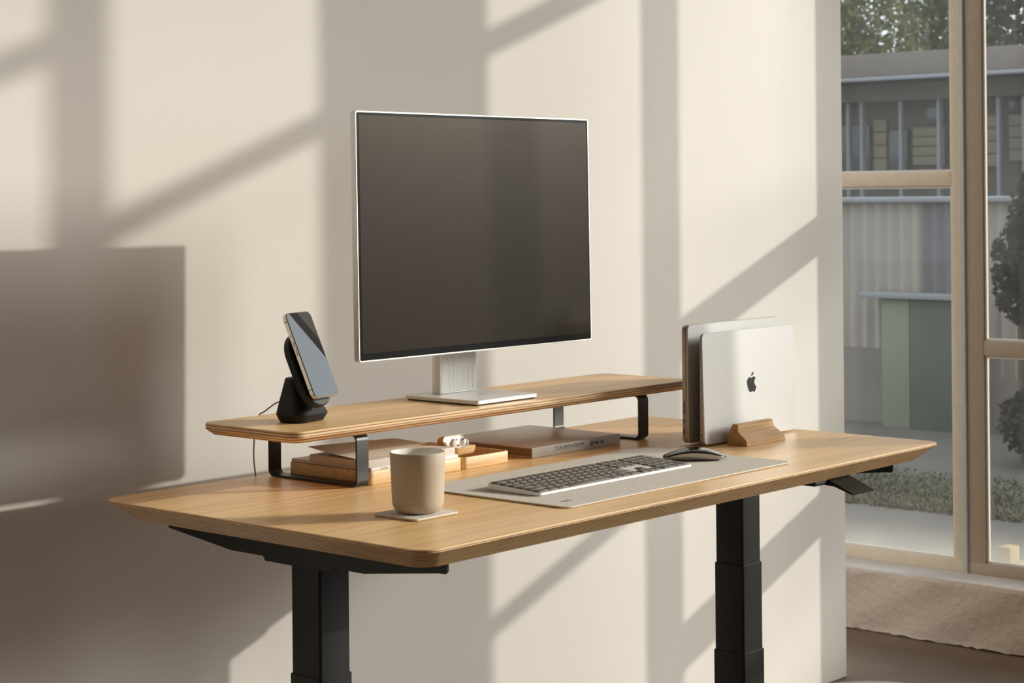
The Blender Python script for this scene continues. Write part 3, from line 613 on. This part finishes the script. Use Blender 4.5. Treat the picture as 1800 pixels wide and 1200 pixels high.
o = obj('keys', b, M['key'], kb); o['kind'] = 'stuff'

# ------------------------------------------------------------------ mouse
ms = thing('computer_mouse', 'glossy black and silver computer mouse on the felt mat', 'mouse', (0.942, -0.508, 0.003))
mx = Matrix.Translation((0.9360, -0.5035, 0.0031)) @ Matrix.Rotation(math.atan2(-0.080, 0.069), 4, 'Z')
def outline(s, k=1.0): return 0.0285*k*(max(0, 1-abs(s)**3.2))**0.42
Ns, Nt = 30, 16
def seam(s): return 0.0040+0.0112*(1-s*s)
def mouse_shell(section, closed):
    b = BM(); g = []
    for i in range(Ns+1):
        s = math.sin(math.pi*(i/Ns-0.5))*0.9985
        g.append([b.verts.new(mx @ Vector((0.0575*s, outline(s)*k, z))) for k, z in section(s)])
    n = len(g[0])
    for i in range(Ns):
        for j in range(n-1): b.faces.new((g[i][j], g[i][j+1], g[i+1][j+1], g[i+1][j]))
    return b
def top_section(s):
    cr = 0.0066*(1-0.55*s*s)
    return [(t, seam(s)+0.0003+cr*math.sqrt(max(0, 1-t*t))) for t in [-math.cos(math.pi*j/Nt) for j in range(Nt+1)]]
def base_section(s):
    zb = 0.0012+0.0030*s**4; h = seam(s)-zb
    half = [(1.0, seam(s)), (0.985, zb+h*0.72), (0.93, zb+h*0.34), (0.82, zb+h*0.08), (0.70, zb)]
    return [(-k, z) for k, z in half]+[(k, z) for k, z in half[::-1]]
obj('top_shell', mouse_shell(top_section, 0), M['mousetop'], ms, ang=70)
obj('silver_base', mouse_shell(base_section, 0), M['laptopside'], ms, ang=70)
for s in (1, -1):
    b = BM(); t = bmesh.new(); add_box(t, -0.043, 0.043, 0.012*s-0.002, 0.012*s+0.002, -0.0001, 0.0022, 0.0003); merge(b, t, mx); obj('glide_strip', b, M['rubber'], ms)

# ------------------------------------------------------------------ laptops in their wooden dock
dk = thing('laptop_dock', 'oak block dock holding two upright laptops', 'laptop stand', (1.225, -0.40, 0.0))
def dockprism(prof, x0, x1, cut=0.010):
    b = BM(); rs = []
    ymin = min(p[0] for p in prof); ymax = max(p[0] for p in prof)
    for e, x in ((0, x0), (1, x1)):
        rs.append([(x-(0.017*p[1]/0.041 if e else 0), p[0], p[1]) for p in prof])
    loft(b, rs); return b
front = [(-0.4235, 0.0004), (-0.4235, 0.016), (-0.4362, 0.0405), (-0.4372, 0.041), (-0.4484, 0.041), (-0.4484, 0.0275), (-0.4685, 0.0105), (-0.4685, 0.0004)]
obj('front_jaw', dockprism(front, 1.155, 1.290), M['oakend'], dk, ang=20)
rear = [(-y_-0.77, z_) for y_, z_ in front]
obj('rear_jaw', dockprism([(-0.30, 0.0004), (-0.30, 0.0105), (-0.32, 0.0275), (-0.32, 0.041), (-0.335, 0.041), (-0.348, 0.016), (-0.348, 0.0004)], 1.205, 1.330), M['oakend'], dk, ang=20)
b = BM(); add_box(b, 1.206, 1.285, -0.4233, -0.3482, 0.0004, 0.0030); obj('base_strip', b, M['oakend'], dk)
b = BM(); add_box(b, 1.180, 1.290, -0.3905, -0.3765, 0.0030, 0.030, 0.001); obj('middle_jaw', b, M['oakend'], dk)
lf = thing('laptop', 'thin white-silver laptop standing nearest, with a dark fruit emblem on its lid', 'laptop', (1.258, -0.405, 0.0035), 'laptops standing in the dock')
l0 = rot_about(Vector((1.1000, -0.4095, 0.0036)), 0, -0.022)
def wedge(x0, x1, z0, z1, yf0, yf1, yb0, yb1, r):
    """upright plate whose thickness runs from (yf0..yb0) at the bottom to (yf1..yb1) at the top"""
    t = bmesh.new(); pr = rrect(x0, x1, z0, z1, r, 6)[::-1]; f = lambda z: (z-z0)/(z1-z0)
    pi_ = rrect(x0+.0007, x1-.0007, z0+.0007, z1-.0007, r, 6)[::-1]
    loft(t, [[(x, yf0+(yf1-yf0)*f(z), z) for x, z in pi_], [(x, yf0+(yf1-yf0)*f(z)+.0007, z) for x, z in pr], [(x, yb0+(yb1-yb0)*f(z)-.0007, z) for x, z in pr], [(x, yb0+(yb1-yb0)*f(z), z) for x, z in pi_]])
    b = BM(); merge(b, t, l0); return b
obj('lid', wedge(0, 0.3190, 0, 0.2130, 0, 0, 0.0036, 0.0032, 0.010), M['laptop'], lf)
body_ = obj('keyboard_case', wedge(0.0004, 0.3186, 0.0004, 0.2126, 0.0040, 0.0035, 0.0115, 0.0055, 0.010), M['laptopside'], lf)
b = BM(); t = bmesh.new(); bmesh.ops.create_cone(t, cap_ends=True, segments=16, radius1=0.0016, radius2=0.0016, depth=0.0006); merge(b, t, l0 @ Matrix.Translation((0.0002, 0.0075, 0.0185)) @ Matrix.Rotation(math.pi/2, 4, 'Y')); obj('headphone_jack', b, M['dark'], body_)
body = [(1.2635, .1196), (1.2595, .1213), (1.2556, .1216), (1.2516, .1197), (1.2485, .1163), (1.2475, .1113), (1.2489, .105), (1.2522, .098), (1.2551, .0939), (1.2576, .0917), (1.2605, .0923), (1.264, .0934), (1.268, .0931), (1.272, .0916), (1.2745, .0931), (1.2776, .0976), (1.2792, .102), (1.2752, .1051), (1.2733, .1092), (1.2733, .1132), (1.2749, .1164), (1.2774, .1179), (1.276, .1203), (1.2725, .1217), (1.2685, .1214)]
leaf = [(1.264, .1232), (1.2633, .1258), (1.2656, .129), (1.2697, .1316), (1.2708, .1303), (1.2691, .1264), (1.266, .1239)]
b = BM()
for poly in (body, leaf):
    sm = [(p.x, p.z) for p in smooth_path([(x, 0, z_) for x, z_ in poly+[poly[0]]], 4)[:-1]]
    t = bmesh.new(); prism(t, [(x-1.1000, z_-0.0036) for x, z_ in sm], -0.0003, 0.0002, 'y'); merge(b, t, l0)
obj('lid_emblem', b, M['logo'], lf)
lr_ = thing('laptop', 'thicker silver laptop standing behind, its ports on the visible edge', 'laptop', (1.26, -0.362, 0.0035), 'laptops standing in the dock')
X0, X1, ZT = 1.1005, 1.4215, 0.2315
b = BM(); plate(b, X0, X1, 0.0036, ZT, -0.3715, -0.3672, 0.0105, 8, 0.0007); obj('lid', b, M['laptop'], lr_)
b = BM(); plate(b, X0+0.0003, X1-0.0003, 0.0040, ZT-0.0004, -0.3668, -0.3555, 0.010, 8, 0.0022); kc = obj('keyboard_case', b, M['laptopside'], lr_)
for za, zb, n_ in ((0.0595, 0.0855, 'card_slot'), (0.0425, 0.0505, 'charging_port'), (0.0205, 0.0340, 'display_port')):
    b = BM(); add_box(b, X0-0.0001, X0+0.002, -0.3625, -0.3598, za, zb, 0.0008); obj(n_, b, M['dark'], kc)

# ------------------------------------------------------------------ stool whose seat just enters the frame at the bottom
sx, sy, szt = 0.872, -0.925, -0.36
stl = thing('stool', 'round grey upholstered stool, only the rim of its seat in view', 'stool', (sx, sy, FL))
b = BM(); lathe(b, [(0.0, szt-0.055), (0.165, szt-0.055), (0.178, szt-0.046), (0.180, szt-0.012), (0.176, szt-0.003), (0.168, szt), (0.0, szt)], sx, sy, 72); obj('seat', b, M['stool'], stl)
for k in range(4):
    a = math.radians(45+90*k); ca, sa = math.cos(a), math.sin(a)
    b = BM(); tube(b, [(sx+0.115*ca, sy+0.115*sa, szt-0.055), (sx+0.165*ca, sy+0.165*sa, FL+0.002)], 0.011, 12); obj('leg', b, M['black'], stl)

# ------------------------------------------------------------------ outside
GZ = -0.92
b = BM(); add_box(b, -25, 30, -22, 22, GZ-0.2, GZ); struct('ground', b, M['ground'], (8, 0, GZ))
b = BM()
rg = random.Random(11)
for k in range(22000):
    x = rg.uniform(5.6, 6.72); y = 1.2+(x-5.7)*0.62+rg.uniform(-1.1, 1.6); x = 5.55+(x-5.55)*rg.uniform(0.2, 1.0); h = rg.uniform(0.006, 0.026); a = rg.uniform(0, 6.28); w = 0.007
    p = Vector((x, y, GZ)); d = Vector((math.cos(a)*w, math.sin(a)*w, 0)); tp = p+Vector((rg.uniform(-.03, .03), rg.uniform(-.03, .03), h))
    v = [b.verts.new(p-d), b.verts.new(p+d), b.verts.new(tp)]; b.faces.new(v)
g = obj('grass', b, M['grassm'], None, (6.6, 1.9, GZ)); tag(g, 'strip of dull dry grass in the yard outside the window', 'grass', kind='stuff')
def corrugated(name, y0, y1, z0, z1, x, m, pitch=0.085, amp=0.012):
    b = BM(); n = int((y1-y0)/pitch*6); rows = []
    for z in (z0, z1): rows.append([b.verts.new((x+amp*math.cos(2*math.pi*k/6), y0+(y1-y0)*k/n, z)) for k in range(n+1)])
    back = []
    for z in (z0, z1): back.append([b.verts.new((x+0.03, y0+(y1-y0)*k/n, z)) for k in range(n+1)])
    for k in range(n):
        b.faces.new((rows[0][k], rows[0][k+1], rows[1][k+1], rows[1][k])); b.faces.new((back[0][k], back[1][k], back[1][k+1], back[0][k+1]))
        b.faces.new((rows[1][k], rows[1][k+1], back[1][k+1], back[1][k])); b.faces.new((rows[0][k], back[0][k], back[0][k+1], rows[0][k+1]))
    for k in (0, n): b.faces.new((rows[0][k], rows[1][k], back[1][k], back[0][k]))
    return b
fe = thing('yard_fence', 'long yard fence of pale corrugated sheets outside the window, one darkened for a glass reflection', 'fence', (8.3, 3.2, GZ))
obj('pale_sheet', corrugated('s', 3.118, 5.2, -0.47, 0.42, 8.3, M['sheet']), M['sheet'], fe)
obj('reflection_dark_sheet', corrugated('s', 2.72, 3.115, -0.47, 0.42, 8.3, M['sheetreflect']), M['sheetreflect'], fe)
obj('pale_sheet', corrugated('s', -4.0, 2.715, -0.60, 0.42, 8.3, M['sheet']), M['sheet'], fe)
b = BM(); add_box(b, 8.29, 8.36, -4.0, 5.2, GZ, -0.472); obj('lower_slab', b, M['slab'], fe)
b = BM(); add_box(b, 8.24, 8.36, -4.0, 5.2, 0.42, 0.455, 0.01); obj('cap_rail', b, M['gutter'], fe)
gb = thing('yard_cabinet', 'pale green boarded yard cabinet in front of the corrugated fence', 'cabinet', (8.15, 3.1, GZ))
b = BM(); add_box(b, 8.12, 8.26, 3.115, 3.30, GZ, -0.155, 0.004); obj('light_door', b, M['green'], gb)
b = BM(); add_box(b, 8.12, 8.26, 2.72, 3.112, GZ, -0.155, 0.004); obj('reflection_dark_door', b, M['greenreflect'], gb)
b = BM(); add_box(b, 8.08, 8.27, 2.70, 3.43, -0.150, -0.118, 0.004); obj('lid', b, M['gutter'], gb)
# building behind the fence
bd = thing('shed_building', 'low flat-roofed building with tan boarding and posts behind the fence', 'building', (12.3, 5, GZ))
b = BM(); add_box(b, 12.25, 14.5, 1.0, 9.0, GZ, 1.30); obj('wall', b, M['bwall'], bd)
b = BM(); add_box(b, 11.8, 14.8, 0.6, 9.4, 1.43, 1.62, 0.01); obj('roof', b, M['roof'], bd)
b = BM(); add_box(b, 11.74, 11.80, 0.6, 9.4, 1.395, 1.428, 0.010); obj('gutter', b, M['gutter'], bd)
b = BM(); add_box(b, 12.0, 12.2, 0.8, 9.2, 1.24, 1.385); obj('eave_board', b, M['bwall'], bd)
for y in (5.90, 5.77, 5.40, 5.05, 4.52, 4.30):
    b = BM(); add_box(b, 12.05, 12.10, y-0.014, y+0.014, GZ, 1.30); obj('post', b, M['post'], bd)
for y0, y1, z0, z1, m_ in ((5.08, 5.37, 0.70, 1.02, 'board'), (4.60, 5.02, 0.68, 1.10, 'board'), (4.10, 4.50, 0.72, 1.10, 'board'), (5.62, 5.74, 0.66, 1.1, 'board')):
    b = BM()
    for k in range(4):
        h = (z1-z0)/4; add_box(b, 12.20, 12.245, y0, y1, z0+k*h+0.005, z0+(k+1)*h-0.003, 0.004)
    obj('boarding', b, M[m_], bd)
for y0, y1, z0, z1 in ((5.42, 5.60, 0.64, 1.0), (5.78, 6.2, 0.64, 1.05), (4.10, 4.50, 1.12, 1.26), (5.08, 5.25, 1.05, 1.2)):
    b = BM(); add_box(b, 12.20, 12.24, y0, y1, z0, z1, 0.003); obj('window', b, M['dkwin'], bd)
yb = thing('yellow_crate', 'small yellow crate on the yard ground outside the right pane', 'crate', (4.64, 0.735, GZ))
b = BM(); add_box(b, 4.60, 4.68, 0.715, 0.770, GZ+0.001, GZ+0.085, 0.006); obj('crate_body', b, M['yellow'], yb)
b = BM(); add_box(b, 4.60, 4.68, 0.640, 0.714, GZ+0.001, GZ+0.03, 0.004); obj('low_step', b, M['yellow'], yb)
def plant(name, label, cat, base, trunk_h, blobs, n, leaf_m, size, seed, group=None):
    r = random.Random(seed); t = thing(name, label, cat, base, group)
    bx, by, bz = base
    b = BM(); tube(b, smooth_path([(bx, by, bz), (bx+0.05, by+0.03, bz+trunk_h*0.5), (bx-0.02, by, bz+trunk_h)], 4), 0.03+trunk_h*0.018, 8)
    for cx, cy, cz, rx, ry, rz_ in blobs[:6]: tube(b, [(bx, by, bz+trunk_h*0.8), (cx, cy, cz)], 0.02, 6)
    obj('trunk', b, M['bark'], t)
    b = BM(); tot = sum(q[3]*q[4]*q[5] for q in blobs)
    for cx, cy, cz, rx, ry, rz_ in blobs:
        for k in range(int(n*rx*ry*rz_/tot)):
            while True:
                p = Vector((r.uniform(-1, 1), r.uniform(-1, 1), r.uniform(-1, 1)))
                if 0.2 < p.length < 1: break
            p = Vector((cx+p.x*rx, cy+p.y*ry, cz+p.z*rz_)); u = Vector((r.gauss(0, 1), r.gauss(0, 1), r.gauss(0, 1))).normalized(); w = u.cross(Vector((r.gauss(0, 1), r.gauss(0, 1), r.gauss(0, 1)))).normalized()
            s = size*r.uniform(0.6, 1.3)
            b.faces.new([b.verts.new(p+u*s), b.verts.new(p+w*s*0.45), b.verts.new(p-u*s), b.verts.new(p-w*s*0.45)])
    obj('foliage', b, leaf_m, t); return t
plant('bush', 'dark leafy shrub growing in front of the fence, seen in the right pane', 'shrub', (7.25, 1.93, GZ), 1.0, [(7.2, 1.90, 0.08, .26, .17, .30), (7.15, 1.74, 0.28, .3, .20, .42), (7.15, 1.66, -0.25, .26, .14, .3), (7.2, 1.74, -0.70, .3, .30, .21)], 8500, M['leafdark'], 0.030, 1)
plant('tree', 'olive tree nearest the partition edge, left in the left pane behind the building', 'tree', (17.0, 8.85, GZ), 2.6, [(17, 8.9, 3.1, .9, .65, 1.0), (16.9, 8.55, 2.1, .9, .65, 0.7), (17.1, 9.0, 3.9, .8, .6, .7), (16.9, 8.7, 1.8, .9, .75, .5)], 7200, M['leaf'], 0.055, 2, 'trees behind the yard building')
plant('tree', 'olive tree farthest back, right in the left pane above the roof', 'tree', (20.5, 9.4, GZ), 3.2, [(20.5, 9.5, 3.4, .9, .9, 1.2), (20.4, 9.1, 2.5, .9, 1.0, 0.8), (20.6, 9.9, 4.2, .8, .7, .9), (20.4, 9.3, 2.0, .9, 1.1, .6)], 9000, M['leaf'], 0.062, 3, 'trees behind the yard building')
plant('tree', 'dark tree at the top of the right pane behind the building', 'tree', (16.8, 6.4, GZ), 2.5, [(16.8, 6.5, 2.3, .9, .85, .75), (16.9, 6.2, 3.2, .9, .85, .8)], 4200, M['leafdark'], 0.055, 4, 'trees behind the yard building')
